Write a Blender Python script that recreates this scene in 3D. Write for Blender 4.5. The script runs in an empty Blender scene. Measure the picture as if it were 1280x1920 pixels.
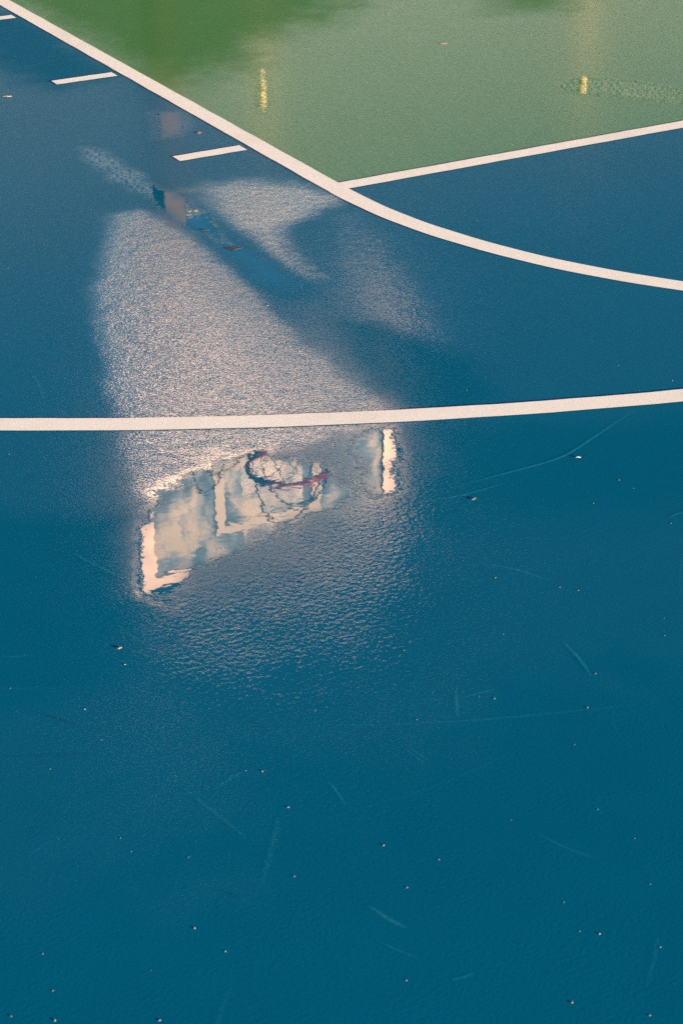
import bpy, bmesh, math, random
import numpy as np
from mathutils import Vector, Matrix
R = math.radians
rng = random.Random(7)
S = bpy.context.scene
COL = S.collection

# ------------------------------------------------------------------ camera
F_PX, YAW, PITCH, ROLL = 3408.47, 0.50015, 0.49033, -0.010055
CAM = Vector((-4.19067, -4.37725, 1.62625))
cam = bpy.data.cameras.new("camera"); cam_o = bpy.data.objects.new("camera", cam); COL.objects.link(cam_o)
fwd = Vector((math.sin(YAW)*math.cos(PITCH), math.cos(YAW)*math.cos(PITCH), -math.sin(PITCH)))
r0 = Vector((math.cos(YAW), -math.sin(YAW), 0)); u0 = r0.cross(fwd)
rt = r0*math.cos(ROLL) + u0*math.sin(ROLL); up = -r0*math.sin(ROLL) + u0*math.cos(ROLL)
M = Matrix((rt, up, -fwd)).transposed().to_4x4(); M.translation = CAM
cam_o.matrix_world = M
cam.sensor_fit = 'VERTICAL'; cam.sensor_height = 36; cam.lens = 36*F_PX/1920
cam.clip_start = 0.05; cam.clip_end = 3000
cam.dof.use_dof = True; cam.dof.focus_distance = 4.9; cam.dof.aperture_fstop = 16
S.camera = cam_o
# ------------------------------------------------------------------ light
SUN_EL = R(4.5)
sun_h = Vector((0.45, -0.89, 0)).normalized()
sd = Vector((sun_h.x*math.cos(SUN_EL), sun_h.y*math.cos(SUN_EL), math.sin(SUN_EL)))
W = bpy.data.worlds.new("World"); S.world = W; W.use_nodes = True
nt = W.node_tree; bg = nt.nodes['Background']
sky = nt.nodes.new('ShaderNodeTexSky'); sky.sky_type = 'NISHITA'; sky.sun_disc = False
sky.sun_elevation = SUN_EL; sky.sun_rotation = math.atan2(sun_h.x, sun_h.y)
sky.air_density = 1.0; sky.dust_density = 0.3; sky.ozone_density = 3.0
nt.links.new(sky.outputs[0], bg.inputs[0]); bg.inputs[1].default_value = 0.05
sl = bpy.data.lights.new("sun", 'SUN'); sl.energy = 5.0; sl.angle = R(0.5); sl.color = (1.0, 0.77, 0.54)
so = bpy.data.objects.new("sun", sl); COL.objects.link(so); so.rotation_euler = sd.to_track_quat('Z', 'Y').to_euler()
S.view_settings.view_transform = 'Standard'; S.view_settings.look = 'None'
S.view_settings.exposure = 2.92; S.view_settings.gamma = 1.0
S.render.engine = 'CYCLES'; S.cycles.use_denoising = False

# ------------------------------------------------------------------ helpers
def new_obj(name, me, mat=None, parent=None):
    o = bpy.data.objects.new(name, me); COL.objects.link(o)
    if mat: me.materials.append(mat)
    if parent: o.parent = parent
    return o
def pydata(name, v, f, mat=None, parent=None, smooth=False):
    me = bpy.data.meshes.new(name); me.from_pydata(v, [], f); me.update()
    if smooth: me.polygons.foreach_set('use_smooth', [True]*len(me.polygons))
    return new_obj(name, me, mat, parent)
def tag(o, label=None, cat=None, group=None, kind=None):
    if label: o['label'] = label
    if cat: o['category'] = cat
    if group: o['group'] = group
    if kind: o['kind'] = kind
    return o
def empty(name, loc):
    o = bpy.data.objects.new(name, None); COL.objects.link(o); o.location = loc; return o
class MB:
    def __init__(s): s.v = []; s.f = []
    def box(s, c, d, rz=0.0, bev=0.0):
        cx, cy, cz = c; hx, hy, hz = d[0]/2, d[1]/2, d[2]/2
        b = len(s.v); ca, sa = math.cos(rz), math.sin(rz)
        for z in (-hz, hz):
            for x, y in ((-hx,-hy),(hx,-hy),(hx,hy),(-hx,hy)):
                s.v.append((cx+x*ca-y*sa, cy+x*sa+y*ca, cz+z))
        for q in ((0,3,2,1),(4,5,6,7),(0,1,5,4),(1,2,6,5),(2,3,7,6),(3,0,4,7)):
            s.f.append(tuple(b+i for i in q))
        return s
    def tube(s, pts, r, n=10, closed=False, r2=None):
        pts = [Vector(p) for p in pts]; b = len(s.v); m = len(pts)
        for i, p in enumerate(pts):
            a = pts[(i-1) % m] if (closed or i > 0) else p
            c = pts[(i+1) % m] if (closed or i < m-1) else p
            t = (c-a).normalized()
            ref = Vector((0,0,1)) if abs(t.z) < .9 else Vector((1,0,0))
            x = t.cross(ref).normalized(); y = t.cross(x)
            rr = r if r2 is None else r+(r2-r)*i/(m-1)
            for k in range(n):
                q = 2*math.pi*k/n; s.v.append(tuple(p+x*rr*math.cos(q)+y*rr*math.sin(q)))
        for i in range(m if closed else m-1):
            j = (i+1) % m
            for k in range(n):
                l = (k+1) % n
                s.f.append((b+i*n+k, b+i*n+l, b+j*n+l, b+j*n+k))
        if not closed:
            s.f.append(tuple(b+k for k in range(n))); s.f.append(tuple(b+(m-1)*n+k for k in reversed(range(n))))
        return s
    def build(s, name, mat, parent=None, smooth=False):
        return pydata(name, s.v, s.f, mat, parent, smooth)

class NT:
    """tiny wrapper for node materials"""
    def __init__(s, name):
        s.m = bpy.data.materials.new(name); s.m.use_nodes = True
        s.t = s.m.node_tree; s.b = s.t.nodes['Principled BSDF']; s.out = s.t.nodes['Material Output']
    def n(s, typ, **kw):
        o = s.t.nodes.new(typ)
        for k, v in kw.items(): setattr(o, k, v)
        return o
    def l(s, a, b): s.t.links.new(a, b)
    def val(s, sock, v):
        if hasattr(v, 'is_linked') or isinstance(v, bpy.types.NodeSocket): s.l(v, sock)
        else: sock.default_value = v
    def math(s, op, a, b=None, c=None, clamp=False):
        o = s.n('ShaderNodeMath', operation=op); o.use_clamp = clamp
        s.val(o.inputs[0], a)
        if b is not None: s.val(o.inputs[1], b)
        if c is not None: s.val(o.inputs[2], c)
        return o.outputs[0]
    def attr(s, name):
        o = s.n('ShaderNodeAttribute', attribute_name=name); return o.outputs['Fac']
    def noise(s, vec, scale, detail=2.0, rough=.5, dist=0.0):
        o = s.n('ShaderNodeTexNoise'); s.l(vec, o.inputs['Vector'])
        o.inputs['Scale'].default_value = scale; o.inputs['Detail'].default_value = detail
        o.inputs['Roughness'].default_value = rough; o.inputs['Distortion'].default_value = dist
        return o.outputs[0]
    def sstep(s, v, a, b, lo=0.0, hi=1.0):
        o = s.n('ShaderNodeMapRange', interpolation_type='SMOOTHSTEP')
        s.val(o.inputs[0], v); s.val(o.inputs[1], a); s.val(o.inputs[2], b); s.val(o.inputs[3], lo); s.val(o.inputs[4], hi)
        return o.outputs[0]
    def mixc(s, f, a, b, mode='MIX'):
        o = s.n('ShaderNodeMix', data_type='RGBA', blend_type=mode)
        s.val(o.inputs[0], f)
        for i, v in ((6, a), (7, b)):
            if isinstance(v, tuple): o.inputs[i].default_value = (*v, 1)
            else: s.l(v, o.inputs[i])
        return o.outputs[2]
    def mixf(s, f, a, b):
        o = s.n('ShaderNodeMix', data_type='FLOAT'); s.val(o.inputs[0], f); s.val(o.inputs[2], a); s.val(o.inputs[3], b)
        return o.outputs[0]
    def pos(s): return s.n('ShaderNodeNewGeometry').outputs['Position']
    def mapped(s, vec, scale=(1,1,1), rz=0.0):
        o = s.n('ShaderNodeMapping'); s.l(vec, o.inputs[0]); o.inputs['Scale'].default_value = scale
        o.inputs['Rotation'].default_value = (0,0,rz); return o.outputs[0]

def simple(name, col, rough=.5, metal=0.0, var=.12, scale=6.0, spec=.5, bump=0.0, bscale=60):
    k = NT(name); p = k.pos(); n = k.noise(p, scale, 4, .6)
    d = tuple(c*(1-var) for c in col); e = tuple(min(1, c*(1+var)) for c in col)
    k.l(k.mixc(n, d, e), k.b.inputs['Base Color'])
    k.l(k.math('MULTIPLY_ADD', n, .25, rough-.12), k.b.inputs['Roughness'])
    k.b.inputs['Metallic'].default_value = metal; k.b.inputs['Specular IOR Level'].default_value = spec
    if bump:
        bn = k.n('ShaderNodeBump'); bn.inputs['Distance'].default_value = bump
        k.l(k.noise(p, bscale, 3), bn.inputs['Height']); k.l(bn.outputs[0], k.b.inputs['Normal'])
    return k.m

# ------------------------------------------------------------------ wet court surface material
def court_material(name, base, paint=False):
    k = NT(name); P = k.pos()
    pool = k.attr('pool'); grain = k.attr('grain'); flow = k.attr('flow'); wet = k.attr('wet'); calm = k.attr('calm')
    # ragged film edge: islands and pits where grit breaks the water film
    e1 = k.noise(P, 55, 3, .6); e2 = k.noise(P, 170, 2, .5)
    edge = k.math('ADD', k.math('MULTIPLY', k.math('SUBTRACT', e1, .5), .75), k.math('MULTIPLY', k.math('SUBTRACT', e2, .5), .5))
    m = k.sstep(k.math('ADD', pool, edge), .40, .60)
    inv = k.math('SUBTRACT', 1.0, m)
    # heights in metres
    g1 = k.noise(P, 190, 1.5, .55); r1 = k.noise(P, 34, 1.5, .5); r2 = k.noise(P, 7, 1, .5)
    g2 = k.noise(P, 420, 1, .5)
    stretched = k.mapped(P, (1.0, 2.0, 1.0), -YAW)
    f1 = k.noise(P, 105, 2, .55, .3)
    # squeegee texture of the acrylic coat under the film: short broken ridges of nearly constant slope
    dt = k.n('ShaderNodeVectorMath', operation='DOT_PRODUCT'); k.l(P, dt.inputs[0]); dt.inputs[1].default_value = (math.sin(YAW), math.cos(YAW), 0)
    Q = k.mapped(k.mapped(P, rz=YAW), (.8, 1, 1))
    ph = k.math('MULTIPLY_ADD', dt.outputs['Value'], 112, k.math('MULTIPLY', k.noise(Q, 200, 1, .5), 1.5))
    ph = k.math('ADD', ph, k.math('MULTIPLY', k.noise(P, 30, 1, .5), 3.0))
    amp = k.math('MULTIPLY_ADD', k.noise(P, 11, 2), .05, .040)
    h_grain = k.math('MULTIPLY', k.math('MULTIPLY', k.math('PINGPONG', ph, .5), grain), k.math('MULTIPLY', amp, 1/112))
    h_base = k.math('ADD', k.math('MULTIPLY', g1, .6e-4), k.math('MULTIPLY', g2, 1e-5))
    h_flow = k.math('MULTIPLY', k.math('MULTIPLY', f1, flow), k.math('MULTIPLY_ADD', r2, 1.1e-3, .05e-3))
    near = k.sstep(k.math('ADD', pool, k.math('MULTIPLY', edge, .3)), .0, .5, 1.0, .22)
    near = k.math('MULTIPLY', near, k.math('MULTIPLY_ADD', calm, -.93, 1.0))
    h_rough = k.math('MULTIPLY', k.math('ADD', k.math('ADD', h_grain, h_base), h_flow), near)
    h_pool = k.math('ADD', k.math('MULTIPLY', r1, 6e-5), k.math('MULTIPLY', r2, 1.2e-4))
    H = k.math('ADD', k.math('MULTIPLY', h_rough, inv), k.math('ADD', h_pool, k.math('MULTIPLY', m, 2.5e-4)))
    bn = k.n('ShaderNodeBump'); bn.inputs['Strength'].default_value = 1; bn.inputs['Distance'].default_value = 1
    k.l(H, bn.inputs['Height'])
    bb = k.n('ShaderNodeBump'); bb.inputs['Strength'].default_value = 1; bb.inputs['Distance'].default_value = 1
    k.l(k.math('ADD', k.math('MULTIPLY', k.noise(P, 170, 2, .55), k.math('MULTIPLY', r2, 2.4e-4)), k.math('MULTIPLY', g2, 4e-5)), bb.inputs['Height'])
    # paint colour: soft clouding, pale grit, wear
    c1 = k.noise(P, 1.6, 4, .6); c2 = k.noise(P, 240, 2, .6); c3 = k.noise(P, 9, 5, .65)
    lo = tuple(c*.86 for c in base); hi = tuple(c*1.14 for c in base)
    c = k.mixc(k.math('ADD', k.math('MULTIPLY', c1, .6), k.math('MULTIPLY', c3, .4)), lo, hi)
    c = k.mixc(k.sstep(c2, .35, .75, 0, .14), c, tuple(x*1.6 for x in base))
    k.l(c, k.b.inputs['Base Color'])
    k.b.inputs['Roughness'].default_value = .75; k.b.inputs['Specular IOR Level'].default_value = .0
    k.l(bb.outputs[0], k.b.inputs['Normal'])
    k.l(k.math('MULTIPLY', wet, 1.0 if not paint else .35), k.b.inputs['Coat Weight'])
    k.l(k.mixf(m, k.mixf(grain, 1.5, 2.3), 1.36), k.b.inputs['Coat IOR'])
    rr = k.mixf(m, k.mixf(k.math('MAXIMUM', k.math('MAXIMUM', grain, flow), calm), .20, .06), .015)
    k.l(rr, k.b.inputs['Coat Roughness']); k.l(bn.outputs[0], k.b.inputs['Coat Normal'])
    return k.m
M_BLUE = court_material('blue_court_paint', (0.0003, .087, .154))
M_GREEN = court_material('green_court_paint', (.048, .150, .042))
def line_material():
    k = NT('white_line_paint'); P = k.pos()
    n1 = k.noise(P, 14, 5, .65); n2 = k.noise(P, 260, 2, .6); n3 = k.noise(P, 3, 3, .6)
    c = k.mixc(n1, (.76,.67,.57), (.87,.78,.68)); c = k.mixc(k.sstep(n2, .3, .7, .0, .09), c, (.45,.40,.35))
    c = k.mixc(k.sstep(n3, .5, .75, 0, .4), c, (.64,.54,.44))
    c = k.mixc(k.sstep(k.noise(P, 70, 4, .7), .70, .76, 0, .55), c, (.30,.33,.33))
    k.l(c, k.b.inputs['Base Color']); k.b.inputs['Roughness'].default_value = .6; k.b.inputs['Specular IOR Level'].default_value = .35
    bb = k.n('ShaderNodeBump'); bb.inputs['Distance'].default_value = 1; k.l(k.math('MULTIPLY', n2, .5e-4), bb.inputs['Height'])
    k.l(bb.outputs[0], k.b.inputs['Normal'])
    return k.m
M_LINE = line_material()

# ------------------------------------------------------------------ wetness of the court (metres on the ground)
POLY = {
'clearC':[(-2.263,-0.859),(-2.192,-0.938),(-2.116,-1.237),(-2.211,-1.446),(-2.355,-1.4),(-2.409,-1.267),(-2.385,-1.081)],
'clearL':[(-3.56,-1.227),(-3.165,-1.466),(-3.068,-1.49),(-3.187,-1.786),(-3.185,-1.85),(-3.294,-2.001),(-3.431,-2.066),(-3.74,-1.889)],
'clearR':[(-2.427,-1.443),(-1.75,-1.712),(-2.006,-2.168),(-2.525,-1.871),(-2.555,-1.729)],
'glitS':[(-1.93,-0.104),(-1.79,-0.186),(-1.888,-0.525),(-2.05,-1.133),(-2.189,-1.263),(-2.235,-1.062),(-2.219,-0.725),(-2.099,-0.448)],
'glitL':[(-2.445,0.147),(-2.351,0.144),(-2.28,0.05),(-2.296,-0.287),(-2.331,-0.66),(-2.368,-0.948),(-2.353,-1.168),(-2.397,-1.338),(-2.418,-1.418),(-2.489,-1.407),(-2.768,-1.419),(-2.975,-1.487),(-3.063,-1.513),(-2.937,-1.118),(-2.881,-0.862),(-2.775,-0.561),(-2.6,-0.155)],
'glitR':[(-2.187,0.238),(-2.096,0.27),(-1.992,0.238),(-1.816,0.076),(-1.821,-0.06),(-1.972,-0.183),(-2.069,-0.227),(-2.134,-0.382),(-2.172,-0.584),(-2.253,-0.623),(-2.238,-0.48),(-2.205,-0.097)],
'pool':[(-3.197,-1.772),(-3.139,-1.66),(-3.076,-1.53),(-2.998,-1.461),(-2.892,-1.43),(-2.802,-1.414),(-2.748,-1.403),(-2.7,-1.472),(-2.667,-1.546),(-2.682,-1.617),(-2.758,-1.65),(-2.828,-1.684),(-2.909,-1.722),(-2.967,-1.785),(-3.048,-1.787),(-3.111,-1.786),(-3.161,-1.796)],
'poolR':[(-2.562,-1.424),(-2.453,-1.422),(-2.496,-1.548),(-2.592,-1.694),(-2.65,-1.687),(-2.636,-1.577)],
'riv':[(-2.275,0.772),(-2.212,0.671),(-2.213,0.31),(-2.194,0.132),(-2.223,-0.136),(-2.215,-0.311),(-2.198,-0.633),(-2.192,-0.938),(-2.137,-1.225),(-2.205,-1.417),(-2.379,-1.395),(-2.414,-1.133),(-2.38,-0.81),(-2.315,-0.39),(-2.303,-0.139),(-2.316,0.113),(-2.319,0.373),(-2.322,0.611)],
'poleP':[(-1.94,1.019),(-1.82,0.984),(-1.86,0.794),(-1.953,0.693),(-2.069,0.715)],
'greenP':[(-0.613,0.648),(-0.491,0.68),(-0.351,0.564),(-0.275,0.343),(-0.405,0.178),(-0.47,0.291),(-0.611,0.451),(-0.656,0.539)],
'greenQ':[(-1.406,1.328),(-1.316,1.36),(-1.559,0.865),(-1.658,0.765),(-1.64,0.877)],
'greenR':[(-0.639,1.864),(-0.456,1.97),(-0.216,1.994),(-0.381,1.847),(-0.595,1.732),(-0.688,1.736)],
'greenS':[(-1.019,1.139),(-0.906,1.184),(-0.923,1.082),(-1.026,1.017)],
'dryG':[(-1.705,3.517),(-0.235,2.619),(-0.661,2.039),(-1.014,1.732),(-1.494,1.381),(-1.788,1.269),(-1.755,1.623),(-1.798,2.84)],
'dryB':[(-1.972,2.724),(-1.754,2.592),(-1.814,1.53),(-1.935,1.478),(-2.124,1.391),(-2.172,1.787),(-2.22,1.99)],
'dryG2':[(0.041,2.196),(0.536,1.894),(0.097,1.579),(-0.126,1.661)],
'flow':[(-2.584,-1.44),(-2.501,-1.503),(-2.55,-1.68),(-2.629,-1.906),(-2.695,-2.067),(-2.859,-2.194),(-3.064,-2.275),(-3.224,-2.218),(-3.269,-2.052),(-3.215,-1.873),(-3.158,-1.823),(-2.962,-1.806),(-2.82,-1.701)],
}
LANE_X, FT_Y = -1.829+.031, 0.027
def sdf(X, Y, poly):
    """signed distance, positive inside"""
    d = np.full(X.shape, 1e9); inside = np.zeros(X.shape, bool); n = len(poly)
    for i in range(n):
        ax, ay = poly[i]; bx, by = poly[(i+1) % n]
        ex, ey = bx-ax, by-ay
        t = np.clip(((X-ax)*ex+(Y-ay)*ey)/(ex*ex+ey*ey), 0, 1)
        d = np.minimum(d, np.hypot(X-ax-t*ex, Y-ay-t*ey))
        c = (ay > Y) != (by > Y)
        with np.errstate(divide='ignore', invalid='ignore'):
            inside ^= c & (X < ax + (Y-ay)*ex/(ey if ey != 0 else 1e-12))
    return np.where(inside, d, -d)
def sst(x, a, b):
    t = np.clip((x-a)/(b-a), 0, 1); return t*t*(3-2*t)
def vnoise(X, Y, scale, seed):
    r = np.random.RandomState(seed).rand(64, 64)
    x = X*scale+100; y = Y*scale+100; i = np.floor(x).astype(int); j = np.floor(y).astype(int)
    fx = x-i; fy = y-j; fx = fx*fx*(3-2*fx); fy = fy*fy*(3-2*fy)
    g = lambda a, b: r[a % 64, b % 64]
    return (g(i,j)*(1-fx)+g(i+1,j)*fx)*(1-fy)+(g(i,j+1)*(1-fx)+g(i+1,j+1)*fx)*fy
def wetness(X, Y):
    nz = (vnoise(X,Y,14,1)-.5)*.5+(vnoise(X,Y,33,2)-.5)*.3+(vnoise(X,Y,5,3)-.5)*.6
    m = lambda name, s, a=.04: sst(sdf(X, Y, POLY[name])+nz*a, -s, s)
    pool = m('pool', .075, .15); poolR = m('poolR', .05)*.8; rivm = sst(sdf(X, Y, POLY['riv'])+nz*.06-.012, -.055, .05); riv = rivm*sst(Y, -.5, .0); calm = rivm*sst(Y, -.78, -.5)
    pp = m('poleP', .08)*.68; gP = m('greenP', .06)*.95; gQ = m('greenQ', .07)*.72
    gR = m('greenR', .12, .1)*.62; gS = m('greenS', .06)*.5
    P = np.maximum.reduce([pool, poolR, riv, pp, gP, gQ, gR, gS])
    grain = np.maximum.reduce([m('glitL', .055)*(1-.42*sst(X-.25*(Y+.95), -2.64, -2.36)), m('glitR', .085, .08), m('glitS', .11)*.42])
    grain = grain*(1-.95*rivm)
    flow = m('flow', .16, .12)
    dry = np.maximum.reduce([m('dryG', .22, .2), m('dryB', .12, .1), m('dryG2', .25, .2)])
    wet = np.where((X > LANE_X) & (Y > FT_Y), .78, .27)*(1-.93*dry)+.05
    wet = np.maximum(wet, np.maximum.reduce([P, grain, flow*.42]))
    cl_ = m('clearL', .035, .02); pool = pool*(1-cl_); P = np.where(P == 0, 0, P)*np.where(cl_ > 0, 1-cl_, 1)
    clear = np.maximum(m('clearL', .07, .06), m('clearR', .12, .1)); clear = np.maximum(clear, m('clearC', .06, .05))
    wet = np.where(P < .3, wet*(1-.75*clear), wet)
    wet = np.minimum(wet, .08+.92*sst(Y+nz*.5, -2.6, -1.7))
    wet = np.maximum(wet, .85*calm)
    rim_ = np.minimum.reduce([sst(Y, -3.5, -3.15), sst(X, -4.1, -3.8), 1-sst(X, .65, .88), 1-sst(Y, 3.45, 3.68)])
    wet = wet*rim_+.30*(1-rim_)
    return P, grain, flow, wet, calm

def court_grid():
    h = .0125
    xs = np.arange(-4.1, .9, h); ys = np.arange(-3.5, 3.7, h)
    # snap one grid line to the lane line and one to the free-throw line, where the two colours meet
    xs = xs - xs[np.argmin(abs(xs-LANE_X))] + LANE_X; ys = ys - ys[np.argmin(abs(ys-FT_Y))] + FT_Y
    X, Y = np.meshgrid(xs, ys, indexing='ij')
    return xs, ys, X, Y
xs, ys, GX, GY = court_grid()
ATT = wetness(GX, GY)
nx, ny = GX.shape
ii, jj = np.meshgrid(np.arange(nx-1), np.arange(ny-1), indexing='ij')
CX = (GX[:-1,:-1]+GX[1:,1:])/2; CY = (GY[:-1,:-1]+GY[1:,1:])/2
key = (CX > LANE_X) & (CY > FT_Y)
poolc = ATT[0][:-1,:-1] > .5
def surface(name, sel, mat, extra=()):
    """faces of the fine grid picked by sel, plus coarse outer quads; carries the wetness attributes"""
    fi = ii[sel]; fj = jj[sel]
    quads = np.stack([fi*ny+fj, (fi+1)*ny+fj, (fi+1)*ny+fj+1, fi*ny+fj+1], 1)
    used, inv = np.unique(quads, return_inverse=True); quads = inv.reshape(quads.shape)
    V = np.stack([GX.ravel()[used], GY.ravel()[used], np.zeros(len(used))], 1)
    A = [a.ravel()[used] for a in ATT]
    ev = []; ef = []
    for (x0, y0, x1, y1) in extra:
        b = len(V)+len(ev); ev += [(x0,y0,0),(x1,y0,0),(x1,y1,0),(x0,y1,0)]; ef.append((b,b+1,b+2,b+3))
    if ev: V = np.vstack([V, ev]); A = [np.concatenate([a, np.full(len(ev), d)]) for a, d in zip(A, (0,0,0,.30,0))]
    me = bpy.data.meshes.new(name)
    me.from_pydata(V.tolist(), [], quads.tolist()+ef); me.update()
    for nm, a in zip(('pool','grain','flow','wet','calm'), A):
        at = me.attributes.new(nm, 'FLOAT', 'POINT'); at.data.foreach_set('value', a.astype(np.float32))
    return tag(new_obj(name, me, mat), kind='structure')
x0, x1, y0, y1 = xs[0], xs[-1], ys[0], ys[-1]
XL, XR, YB, YT = -8.0, 8.5, -9.0, 9.6
KX, KY = 1.80, 6.0
court = surface('court_floor', ~key & ~poolc, M_BLUE,
    [(XL,YB,XR,y0),(XL,y0,x0,YT),(x0,y1,LANE_X,YT),(x1,y0,XR,FT_Y),(KX,FT_Y,XR,YT),(LANE_X,KY,KX,YT)])
surface('key_floor', key & ~poolc, M_GREEN, [(x1,FT_Y,KX,y1),(LANE_X,y1,KX,KY)])
surface('puddle', ~key & poolc, M_BLUE)
surface('puddle', key & poolc, M_GREEN)

# ------------------------------------------------------------------ painted lines
LZ = .0012
def strip(name, inner, outer, z=LZ):
    n = len(inner); v = [(x,y,z) for x,y in inner]+[(x,y,z) for x,y in outer]
    f = [(i, i+1, n+i+1, n+i) for i in range(n-1)]
    return pydata(name, v, f, M_LINE)
def wob(t, s): return .0007*math.sin(t*23+s)+.0005*math.sin(t*57+2*s)
RC, LW, FW = 1.829, .0625, .0613
R3, TW, YB3 = 6.1575, .0597, 4.2419
ln = [KY - (KY-0)*i/80 for i in range(81)]
lane_o = [(-RC+wob(y,1), y) for y in ln]; lane_i = [(-RC+LW+wob(y,2), y) for y in ln]
arc = [math.pi+math.pi*i/220 for i in range(221)]
tag(strip('lane_line', [(x,y) for x,y in lane_o], lane_i), 'long straight cream line edging the green key on its left', 'court line', 'painted court lines')
tag(strip('lane_line', [(RC-LW, y) for y in ln], [(RC, y) for y in ln]), 'straight cream line along the far side of the green key', 'court line', 'painted court lines')
tag(strip('circle_line', [((RC)*math.cos(a)+wob(a,3), RC*math.sin(a)) for a in arc], [((RC-LW)*math.cos(a)+wob(a,4), (RC-LW)*math.sin(a)) for a in arc]),
    'cream half circle line curving away from the tip of the green key', 'court line', 'painted court lines')
fx = [-RC+LW + (2*RC-2*LW)*i/90 for i in range(91)]
tag(strip('free_throw_line', [(x, FT_Y-FW/2+wob(x,5)) for x in fx], [(x, FT_Y+FW/2+wob(x,6)) for x in fx]),
    'straight cream line between the green key and the blue half circle', 'court line', 'painted court lines')
a3 = [math.pi+.18+(math.pi-.36)*i/300 for i in range(301)]
tag(strip('three_point_line', [(R3*math.cos(a), YB3+R3*math.sin(a)+wob(a*6,7)) for a in a3], [((R3-TW)*math.cos(a), YB3+(R3-TW)*math.sin(a)+wob(a*6,8)) for a in a3]),
    'wide shallow cream arc crossing the blue court below the half circle', 'court line', 'painted court lines')
TX, TL, TWD = -1.850, .2227, .0551
for y, lab in ((.5064,'short cream dash beside the key nearest the half circle'),
               (1.5162,'short cream dash, the middle one along the green key'),
               (2.5316,'short cream dash cut off by the edge at the far end of the lane line'),
               (3.5416,'short cream dash farthest up the lane line beside the key')):
    xsq = [TX-TL+TL*i/8 for i in range(9)]
    tag(strip('lane_mark', [(x, y-TWD/2+wob(x*3,y)) for x in xsq], [(x, y+TWD/2+wob(x*3,y+1)) for x in xsq]), lab, 'lane mark', 'lane marks beside the key')

# ------------------------------------------------------------------ scuffs, grit and leaf scraps on the court
SCUFF=[
 ('l',0.0043,0.50,[(-2.51,-1.724),(-2.38,-1.724),(-2.237,-1.72),(-2.109,-1.671),(-1.959,-1.607)]),
 ('l',0.0041,0.40,[(-2.567,-1.747),(-2.49,-1.761),(-2.39,-1.758)]),
 ('l',0.0029,0.50,[(-2.611,-1.996),(-2.567,-2.05),(-2.534,-2.119)]),
 ('l',0.0044,0.40,[(-2.633,-2.294),(-2.639,-2.348),(-2.652,-2.4)]),
 ('l',0.0034,0.35,[(-2.856,-2.315),(-2.884,-2.36),(-2.906,-2.399)]),
 ('l',0.0042,0.18,[(-3.072,-2.324),(-2.876,-2.416),(-2.632,-2.504)]),
 ('l',0.0051,0.50,[(-3.245,-2.71),(-3.236,-2.745),(-3.222,-2.777)]),
 ('l',0.0035,0.30,[(-3.224,-2.888),(-3.207,-2.892),(-3.191,-2.892)]),
 ('l',0.0047,0.22,[(-3.354,-2.343),(-3.336,-2.434),(-3.323,-2.504)]),
 ('l',0.0048,0.22,[(-3.316,-2.374),(-3.284,-2.362),(-3.258,-2.353)]),
 ('d',0.0034,0.40,[(-3.478,-2.048),(-3.454,-2.078),(-3.427,-2.122)]),
 ('d',0.0025,0.35,[(-3.562,-2.136),(-3.498,-2.172),(-3.431,-2.204)]),
 ('d',0.0035,0.30,[(-3.427,-2.003),(-3.409,-1.99),(-3.394,-1.981)]),
 ('l',0.0048,0.35,[(-3.234,-1.6),(-3.208,-1.676),(-3.188,-1.738)]),
 ('l',0.0032,0.35,[(-3.158,-2.438),(-3.159,-2.464),(-3.164,-2.502)]),
 ('l',0.0031,0.40,[(-2.207,-2.034),(-2.185,-2.027),(-2.146,-2.029)]),
 ('l',0.0025,0.30,[(-3.01,-2.422),(-3.006,-2.447),(-3.003,-2.47)]),
 ('l',0.0024,0.30,[(-3.018,-2.423),(-3.013,-2.451),(-3.011,-2.475)]),
 ('d',0.0037,0.25,[(-3.413,-2.577),(-3.397,-2.596),(-3.388,-2.619)]),
 ('l',0.0036,0.25,[(-3.466,-1.866),(-3.444,-1.882),(-3.419,-1.889)]),
 ('l',0.0039,0.20,[(-2.961,-2.689),(-2.942,-2.741),(-2.918,-2.784)]),
 ('l',0.0029,0.25,[(-3.271,-2.771),(-3.257,-2.803),(-3.237,-2.837)]),
 ('l',0.0034,0.30,[(-2.873,-2.349),(-2.835,-2.353),(-2.806,-2.356)]),
 ('l',0.0036,0.25,[(-3.01,-0.788),(-3.02,-0.865),(-3.045,-0.964)]),
 ('l',0.0038,0.20,[(-2.286,-0.686),(-2.197,-0.897),(-2.198,-1.047)]),
]
def scuff_mat(name, col):
    k = NT(name); P = k.pos(); k.b.inputs['Base Color'].default_value = (*col, 1); k.b.inputs['Roughness'].default_value = .7
    k.b.inputs['Specular IOR Level'].default_value = .1
    tr = k.n('ShaderNodeBsdfTransparent'); mx = k.n('ShaderNodeMixShader')
    k.l(k.math('MULTIPLY', k.attr('fade'), k.sstep(k.noise(P, 130, 3, .6), .3, .6, .35, 1.0)), mx.inputs[0])
    k.l(tr.outputs[0], mx.inputs[1]); k.l(k.b.outputs[0], mx.inputs[2]); k.l(mx.outputs[0], k.out.inputs[0]); return k.m
M_SCL = scuff_mat('pale_scuff', (.03,.32,.40)); M_SCD = scuff_mat('dark_scuff', (.003,.03,.05))
for i in range(46):
    a_ = rng.uniform(0, 6.28); c_ = (rng.uniform(-3.75,-2.0), rng.uniform(-3.1,-1.5)); l_ = rng.choice((.03,.05,.08,.12,.2)); b_ = rng.uniform(-.25,.25)
    SCUFF.append((rng.choice('lld'), rng.choice((.002,.003,.004,.006)), rng.uniform(.05,.16),
        [(c_[0]-l_*math.cos(a_), c_[1]-l_*math.sin(a_)), (c_[0]-l_*b_*math.sin(a_), c_[1]+l_*b_*math.cos(a_)), (c_[0]+l_*math.cos(a_), c_[1]+l_*math.sin(a_))]))
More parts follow.
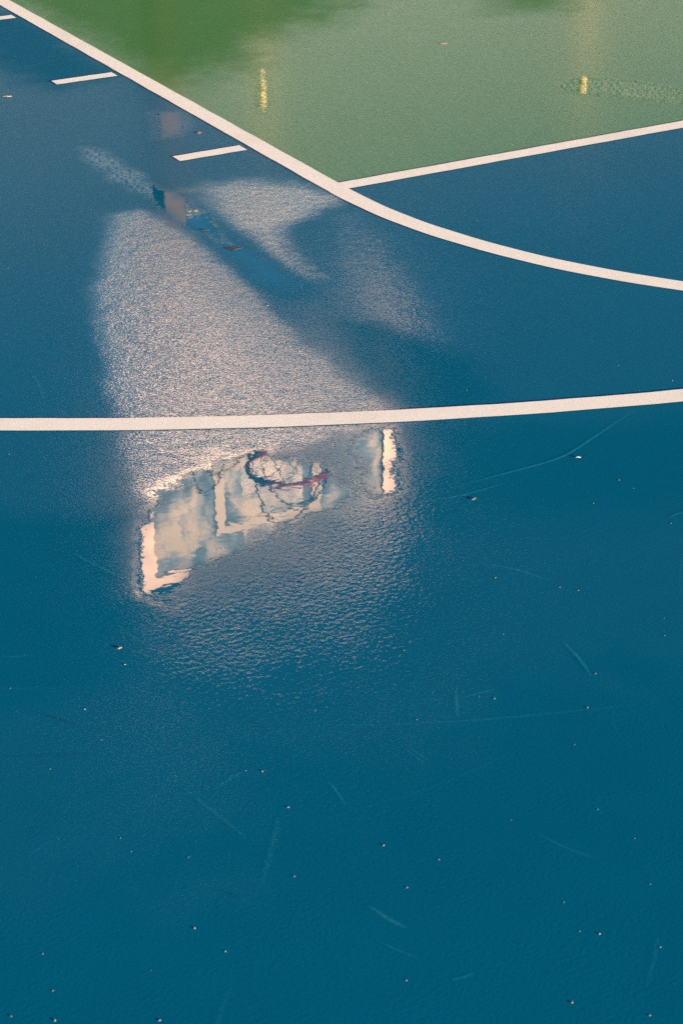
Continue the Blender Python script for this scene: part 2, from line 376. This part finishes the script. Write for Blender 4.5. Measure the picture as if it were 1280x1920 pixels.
for knd, wd, al, pts in SCUFF:
    P_ = [Vector((x, y, 0)) for x, y in pts]; dense = []
    n_ = len(P_)
    for i in range(n_-1):
        a0 = P_[max(i-1,0)]; a1 = P_[i]; a2 = P_[i+1]; a3_ = P_[min(i+2,n_-1)]
        for j in range(10):
            t = j/10
            dense.append(.5*((2*a1)+(a2-a0)*t+(2*a0-5*a1+4*a2-a3_)*t*t+(3*a1-a0-3*a2+a3_)*t**3))
    dense.append(P_[-1]); v = []; f = []; fd = []; N_ = len(dense)
    for i, q in enumerate(dense):
        tn = (dense[min(i+1,N_-1)]-dense[max(i-1,0)]).normalized(); nn = Vector((-tn.y, tn.x, 0)); u_ = i/(N_-1)
        e_ = math.sin(math.pi*min(1, max(0, u_)))**.7; w_ = wd*(.6+.6*e_)
        for o_, c_ in ((-1,0),(0,1),(1,0)):
            p_ = q+nn*o_*w_*.75; v.append((p_.x, p_.y, .0007)); fd.append(0.8*al*e_*c_)
        if i:
            b_ = 3*(i-1); f += [(b_,b_+1,b_+4,b_+3),(b_+1,b_+2,b_+5,b_+4)]
    o = pydata('scuff_mark', v, f, M_SCL if knd == 'l' else M_SCD, court)
    at = o.data.attributes.new('fade', 'FLOAT', 'POINT'); at.data.foreach_set('value', fd)
PEB = [(-3.411,-2.172),(-3.507,-2.205),(-3.253,-2.354),(-3.232,-2.368),(-3.239,-2.465),(-3.479,-2.41),(-3.478,-2.446),(-3.413,-2.497),(-3.303,-2.607),(-3.468,-2.636),(-3.452,-2.697),(-3.551,-2.682),(-3.662,-2.584),(-3.737,-2.672),(-3.692,-2.706),(-3.578,-2.77),(-3.675,-2.655),(-3.087,-2.265),(-3.315,-2.189),(-2.296,-1.913),(-2.195,-1.858),(-2.218,-2.051),(-2.192,-1.901),(-2.512,-2.166),(-2.533,-2.141),(-2.439,-2.315),(-2.473,-2.36),(-2.876,-2.182),(-2.941,-2.264),(-2.842,-2.36),(-2.824,-2.377),(-2.961,-2.366),(-2.787,-2.543),(-2.642,-2.397),(-2.71,-2.47),(-2.705,-2.222),(-2.613,-2.057),(-2.851,-2.691),(-2.974,-2.65),(-3.111,-2.675),(-3.18,-2.704),(-3.162,-2.609),(-2.887,-2.862),(-3.011,-2.834),(-3.027,-2.893),(-3.007,-2.91),(-2.953,-2.97),(-3.274,-2.86),(-3.113,-2.997),(-3.042,-3.063),(-2.845,-2.771),(-2.155,0.587),(-2.089,0.377),(-2.828,-0.126),(-3.193,-1.152),(-1.53,2.565),(-1.265,-0.393),(-2.224,-1.349),(-1.903,-1.538),(-1.808,-1.53),(-1.859,-1.403),(-1.599,-0.417),(-1.734,-0.502),(-3.484,-1.966),(-3.296,-1.993),(-3.402,-2.082)]
PEBG = [(-1.391,1.814),(-0.937,0.972),(-0.775,0.9),(-1.176,0.245),(-1.478,0.438),(-1.132,0.115),(-1.647,0.063),(-0.803,0.098)]
M_GRIT = simple('pale_grit', (.27,.22,.18), .7, var=.3, scale=900)
def grit_mesh(seed):
    rr = random.Random(seed); bm = bmesh.new(); bmesh.ops.create_icosphere(bm, subdivisions=2, radius=1)
    for v in bm.verts: v.co *= rr.uniform(.75, 1.15); v.co.z = v.co.z*.28+.2
    me = bpy.data.meshes.new('grit_grain'); bm.to_mesh(me); bm.free(); me.materials.append(M_GRIT); return me
GM = [grit_mesh(i) for i in range(4)]
for lst, lab in ((PEB, 'tiny pale grit grain lying loose on the blue court paint'), (PEBG, 'tiny pale grit grain lying loose on the green key paint')):
    for i, (x, y) in enumerate(lst):
        g = bpy.data.objects.new('grit_grain', GM[i % 4]); COL.objects.link(g); g.location = (x, y, 0)
        q = rng.choice((.0007,.0009,.0011,.0014)); g.scale = (q, q*rng.uniform(.7,1.2), q); g.rotation_euler = (0, 0, rng.uniform(0, 6))
        tag(g, lab, 'grit', 'grit grains on the blue court' if lst is PEB else 'grit grains on the green key')
def scrap(x, y, l, w_, rz, col, lab):
    bm = bmesh.new(); n_ = 9; vs = []
    for i in range(n_):
        t = i/(n_-1); hw = w_*math.sin(math.pi*min(.97, max(.03, t)))**.8*(1+.25*math.sin(9*t+l*900))
        vs.append([bm.verts.new(((t-.5)*l, s_*hw, .0009+.0008*abs(s_)*t+.0003*math.sin(5*t))) for s_ in (-1,0,1)])
    for a, b in zip(vs, vs[1:]):
        for j in (0,1): bm.faces.new((a[j], b[j], b[j+1], a[j+1]))
    me = bpy.data.meshes.new('leaf_scrap'); bm.to_mesh(me); bm.free()
    o = new_obj('leaf_scrap', me, simple('dry_leaf_'+str(int(1000*l)), col, .7, var=.25, scale=200)); o.location = (x, y, 0); o.rotation_euler = (0, 0, rz)
    sm = o.modifiers.new('thickness', 'SOLIDIFY'); sm.thickness = .0006
    tag(o, lab, 'leaf scrap', 'leaf scraps')
LEAVES = [((-2.206, -1.737), .010, .0016, -.5, (.55,.48,.40), 'pale curled leaf scrap below the right end of the wide arc'),
          ((-2.484, -1.785), .011, .0018, .3, (.16,.12,.10), 'brown leaf scrap on the bare blue right of the hoop reflection'),
          ((-3.284, -1.943), .007, .0014, .2, (.30,.19,.14), 'small reddish leaf scrap below the left corner of the hoop reflection'),
          ((-2.267, -0.285), .046, .010, -.35, (.018,.02,.022), 'dark soggy leaf lying in the smooth strip of water between the glittering patches'),
          ((-2.27, -0.119), .022, .004, -.2, (.03,.03,.03), 'small dark leaf scrap up the water strip from the larger soggy leaf'),
          ((-2.271, 1.433), .030, .005, -.5, (.42,.28,.20), 'tan leaf scrap at the left edge beside the far lane marks'),
          ((-0.646, 1.299), .028, .005, -.4, (.34,.16,.12), 'reddish leaf scrap far out on the green key'),
          ((-1.897, 0.72), .024, .006, .8, (.20,.10,.08), 'reddish brown sliver standing in for a tiny reflection between the lane line and the nearest dash')]  # last one is a coloured sliver in place of a small reddish reflection
for (q, l_, w_, rz_, c_, lab_) in LEAVES: scrap(q[0], q[1], l_, w_, rz_, c_, lab_)

# ------------------------------------------------------------------ ground beyond
def grass_mat():
    k = NT('grass'); P = k.pos(); n = k.noise(P, 3, 6, .7); k.l(k.mixc(n, (.03,.05,.012), (.09,.11,.03)), k.b.inputs['Base Color'])
    k.b.inputs['Roughness'].default_value = .9; return k.m
tag(pydata('ground', [(-900,-900,-.06),(900,-900,-.06),(900,900,-.06),(-900,900,-.06)], [(0,1,2,3)], grass_mat()), kind='structure')
# slab edge and asphalt apron under the fence
M_ASPH = simple('asphalt', (.05,.05,.052), .85, var=.3, scale=40)
tag(MB().box(((XL+XR)/2, (YB+YT)/2+.3, -.045), (XR-XL+1.6, YT-YB+1.4, .06)).build('apron', M_ASPH), kind='structure')

# ------------------------------------------------------------------ basketball hoop
M_CREAM = simple('cream_enamel', (.90,.66,.54), .50, metal=.92, var=.06, scale=3)
M_STEEL = simple('dark_painted_steel', (.062,.034,.028), .5, var=.15, scale=8, spec=.15)
M_RED = simple('red_enamel', (.36,.018,.028), .35, var=.1)
M_CORD = simple('dark_cord', (.03,.03,.05), .8)
def acrylic():
    k = NT('reflection_tinted_acrylic'); P = k.pos()
    n = k.noise(P, 3.2, 5, .6, .6); n2 = k.noise(k.mapped(P, (1,1,.5)), 9, 4, .6)
    s = k.math('ADD', k.math('MULTIPLY', n, .7), k.math('MULTIPLY', n2, .3))
    c = k.mixc(k.sstep(s, .46, .62), (.30,.36,.40), (.68,.54,.43))  # tan and blue-grey clouds paint sky and sunset reflections into the panel colour
    k.l(c, k.b.inputs['Base Color']); k.b.inputs['Roughness'].default_value = .45; k.b.inputs['Metallic'].default_value = .8
    tr = k.n('ShaderNodeBsdfTransparent'); mx = k.n('ShaderNodeMixShader')
    k.l(k.sstep(s,  .40, .62, .18, .70), mx.inputs[0]); k.l(tr.outputs[0], mx.inputs[1]); k.l(k.b.outputs[0], mx.inputs[2])
    k.l(mx.outputs[0], k.out.inputs[0]); return k.m
BX, BY, BW, BT, BH = .02, 4.20, 1.69, 3.765, 1.07
hoop = empty('basketball_hoop', (0, 5.42, 0)); tag(hoop, 'basketball hoop with clear cream-edged board and red rim on a square pole', 'basketball hoop')
def hp(mb, name, mat, smooth=False, parent=None):
    mb.v = [(x, y-5.42, z) for x, y, z in mb.v]; return mb.build(name, mat, parent or hoop, smooth)
ZB = BT-BH; ZC = (BT+ZB)/2
hp(MB().box((BX, BY, ZC), (BW-.06, .012, BH-.06)), 'backboard_panel', acrylic())
fr = MB(); fw = .085
fr.box((BX, BY, BT-fw/2), (BW, .045, fw)).box((BX, BY, ZB+fw/2), (BW, .045, fw))
fr.box((BX-BW/2+fw/2, BY, ZC), (fw, .045, BH-2*fw)).box((BX+BW/2-fw/2, BY, ZC), (fw, .045, BH-2*fw))
frame = hp(fr, 'backboard_frame', M_CREAM)
sq = MB(); rw, rz0, rz1, t = .35, 3.06, 3.525, .062
for z in (rz0+t/2, rz1-t/2): sq.box((0.005, BY-.0085, z), (2*rw, .003, t))
for x in (-rw+t/2, rw-t/2): sq.box((x+.005, BY-.0085, (rz0+rz1)/2), (t, .003, rz1-rz0-2*t))
hp(sq, 'target_square', simple('faded_square_paint', (.80,.62,.50), .6, var=.1))
mt = MB().box((.05, BY+.06, 3.30), (.40, .06, .95)); hp(mt, 'mount_plate', M_CREAM)
rim = MB(); RZ, RCY = 2.98, BY-.15-.2286
rim.tube([(.2286*math.cos(a)-.05, RCY+.2286*math.sin(a), RZ) for a in [2*math.pi*i/48 for i in range(48)]], .02, 8, True)
rim.box((-.05, BY-.083, RZ-.01), (.16, .13, .04)).box((-.05, BY-.012, RZ-.10), (.19, .012, .25))
rim.tube([(-.22, RCY+.14, RZ), (-.11, BY-.02, RZ-.09)], .008, 6).tube([(.12, RCY+.14, RZ), (.01, BY-.02, RZ-.09)], .008, 6)
hp(rim, 'rim', M_RED, True)
net = MB(); NS = 12
for k_ in range(NS):
    for sgn in (1, -1):
        pts = []
        for j in range(7):
            a = 2*math.pi*(k_+sgn*j*.5)/NS; rr = .222-.10*(j/6)**.7
            pts.append((rr*math.cos(a)-.05, RCY+rr*math.sin(a), RZ-.008-.40*j/6))
        net.tube(pts, .003, 5)
# a few cords of the worn net are thrown up over the rim
for (a0, a1, hgt, dx) in ((3.3,5.2,.30,.0),(3.7,5.6,.20,.10)):
    pts = []
    for j in range(11):
        q = j/10; a = a0+(a1-a0)*q
        pts.append((.2286*math.cos(a)-.05+dx*.3*math.sin(math.pi*q), RCY+.2286*math.sin(a)+.10*math.sin(math.pi*q), RZ+hgt*math.sin(math.pi*q)+.01*math.sin(9*q)))
    net.tube(pts, .006, 5)
hp(net, 'net', M_CORD, True)
pl = MB().box((0, 5.42, 1.83), (.15, .17, 3.66)); pole = hp(pl, 'pole', M_STEEL)
bv = pole.modifiers.new('bevel', 'BEVEL'); bv.width = .012; bv.segments = 2
hp(MB().box((0, 5.42, .012), (.42, .42, .024)), 'base_plate', M_STEEL)
for z in (3.55, 3.05):
    hp(MB().box((0, (BY+.09+5.32)/2, z), (.09, 5.32-BY-.09, .11)), 'arm', M_STEEL)
hp(MB().tube([(0, 5.3, 2.45), (0, BY+.12, 3.0)], .035, 10), 'brace', M_STEEL, True)

# ------------------------------------------------------------------ chain-link fence
M_YEL = simple('yellow_post_paint', (.72,.52,.25), .4, var=.1)
M_WIRE = simple('dark_coated_wire', (.05,.06,.055), .6)
FY, FH, SP = 10.0, 3.66, 3.5
fence = empty('chain_link_fence', (2.9, FY, 0)); tag(fence, 'tall chain-link fence with yellow posts behind the hoop', 'fence')
def fp(mb, name, mat, smooth=False):
    mb.v = [(x-2.9, y-FY, z) for x, y, z in mb.v]; return mb.build(name, mat, fence, smooth)
fx0, fx1 = 2.9-3*SP, 2.9+4*SP
for i in range(-3, 5):
    x = 2.9+SP*i
    fp(MB().tube([(x, FY, -.05), (x, FY, FH+.05)], .05, 14).tube([(x, FY, FH+.05), (x, FY, FH+.075)], .06, 14, r2=.015), 'fence_post', M_YEL, True)
for z in (FH, 2.12, .12):
    fp(MB().tube([(fx0, FY-.0, z), (fx1, FY, z)], .024, 10), 'rail', M_YEL, True)
w = MB(); dg = .075; L = fx1-fx0; y_ = FY-.05
def wire(a, b):
    d = (Vector(b)-Vector(a)).normalized(); n1 = Vector((d.z,0,-d.x))*.0065; n2 = Vector((0,.0065,0)); k0 = len(w.v)
    for p in (a, b):
        for o in (n1+n2, n1-n2, -n1-n2, -n1+n2): w.v.append(tuple(Vector(p)+o))
    for k in range(4): w.f.append((k0+k, k0+(k+1) % 4, k0+4+(k+1) % 4, k0+4+k))
c = -FH
while c < L:
    s0 = max(0, -c); s1 = min(FH, L-c)
    if s1 > s0:
        wire((fx0+c+s0, y_, .05+s0), (fx0+c+s1, y_, .05+s1)); wire((fx1-c-s0, y_+.007, .05+s0), (fx1-c-s1, y_+.007, .05+s1))
    c += dg
fp(w, 'mesh', M_WIRE)

# ------------------------------------------------------------------ trees beyond the fence
M_BARK = simple('bark', (.07,.05,.035), .9, var=.3, scale=12)
def leaf_mat(name, a, b):
    k = NT(name); n = k.noise(k.pos(), 1.6, 3); k.l(k.mixc(n, a, b), k.b.inputs['Base Color']); k.b.inputs['Roughness'].default_value = .6; return k.m
M_LEAF = [leaf_mat('leaf_dark', (.025,.05,.015), (.06,.10,.03)), leaf_mat('leaf_olive', (.05,.06,.02), (.10,.11,.035))]
def tree(x, y, h, cr, mi, lab):
    t = empty('tree', (x, y, -.06)); tag(t, lab, 'tree', 'trees beyond the fence')
    tr = MB().tube([(0,0,0),(.05,.02,h*.25),(-.04,.05,h*.5),(0,0,h*.75)], .17, 9, r2=.05)
    blobs = []
    for k in range(9):
        a = rng.uniform(0, 6.28); rr = cr*rng.uniform(.25,.75); z = h*rng.uniform(.42,.9)
        q = (rr*math.cos(a), rr*math.sin(a), z); blobs.append((q, cr*rng.uniform(.3,.5)))
        tr.tube([(0,0,h*rng.uniform(.25,.5)), (q[0]*.5,q[1]*.5,z*.8), q], .06, 6, r2=.015)
    tr.build('trunk', M_BARK, t, True)
    lf = MB()
    for k in range(1500):
        q, rb = rng.choice(blobs); d = Vector((rng.gauss(0,1), rng.gauss(0,1), rng.gauss(0,.8))).normalized()*rb*rng.uniform(.5,1.1)
        c = Vector(q)+d; s_ = rng.uniform(.09,.2); u = Vector((rng.gauss(0,1), rng.gauss(0,1), rng.gauss(0,1))).normalized(); v = u.orthogonal().normalized()
        b = len(lf.v); lf.v += [tuple(c-u*s_), tuple(c+v*s_*.5), tuple(c+u*s_), tuple(c-v*s_*.5)]; lf.f.append((b,b+1,b+2,b+3))
    lf.build('crown', M_LEAF[mi], t)
for a in ((-6,27,5.2,2.4,0,'dark round tree farthest left beyond the fence'),(1,31,5.8,2.8,1,'olive tree behind the hoop beyond the fence'),
          (8,28,5.0,2.3,0,'dark tree just right of the hoop beyond the fence'),(14,33,6.0,3.0,1,'broad olive tree at the middle of the row'),
          (21,29,5.4,2.5,0,'dark tree near the right end of the row'),(29,32,6.2,3.0,1,'olive tree at the far right end of the row')): tree(*a)
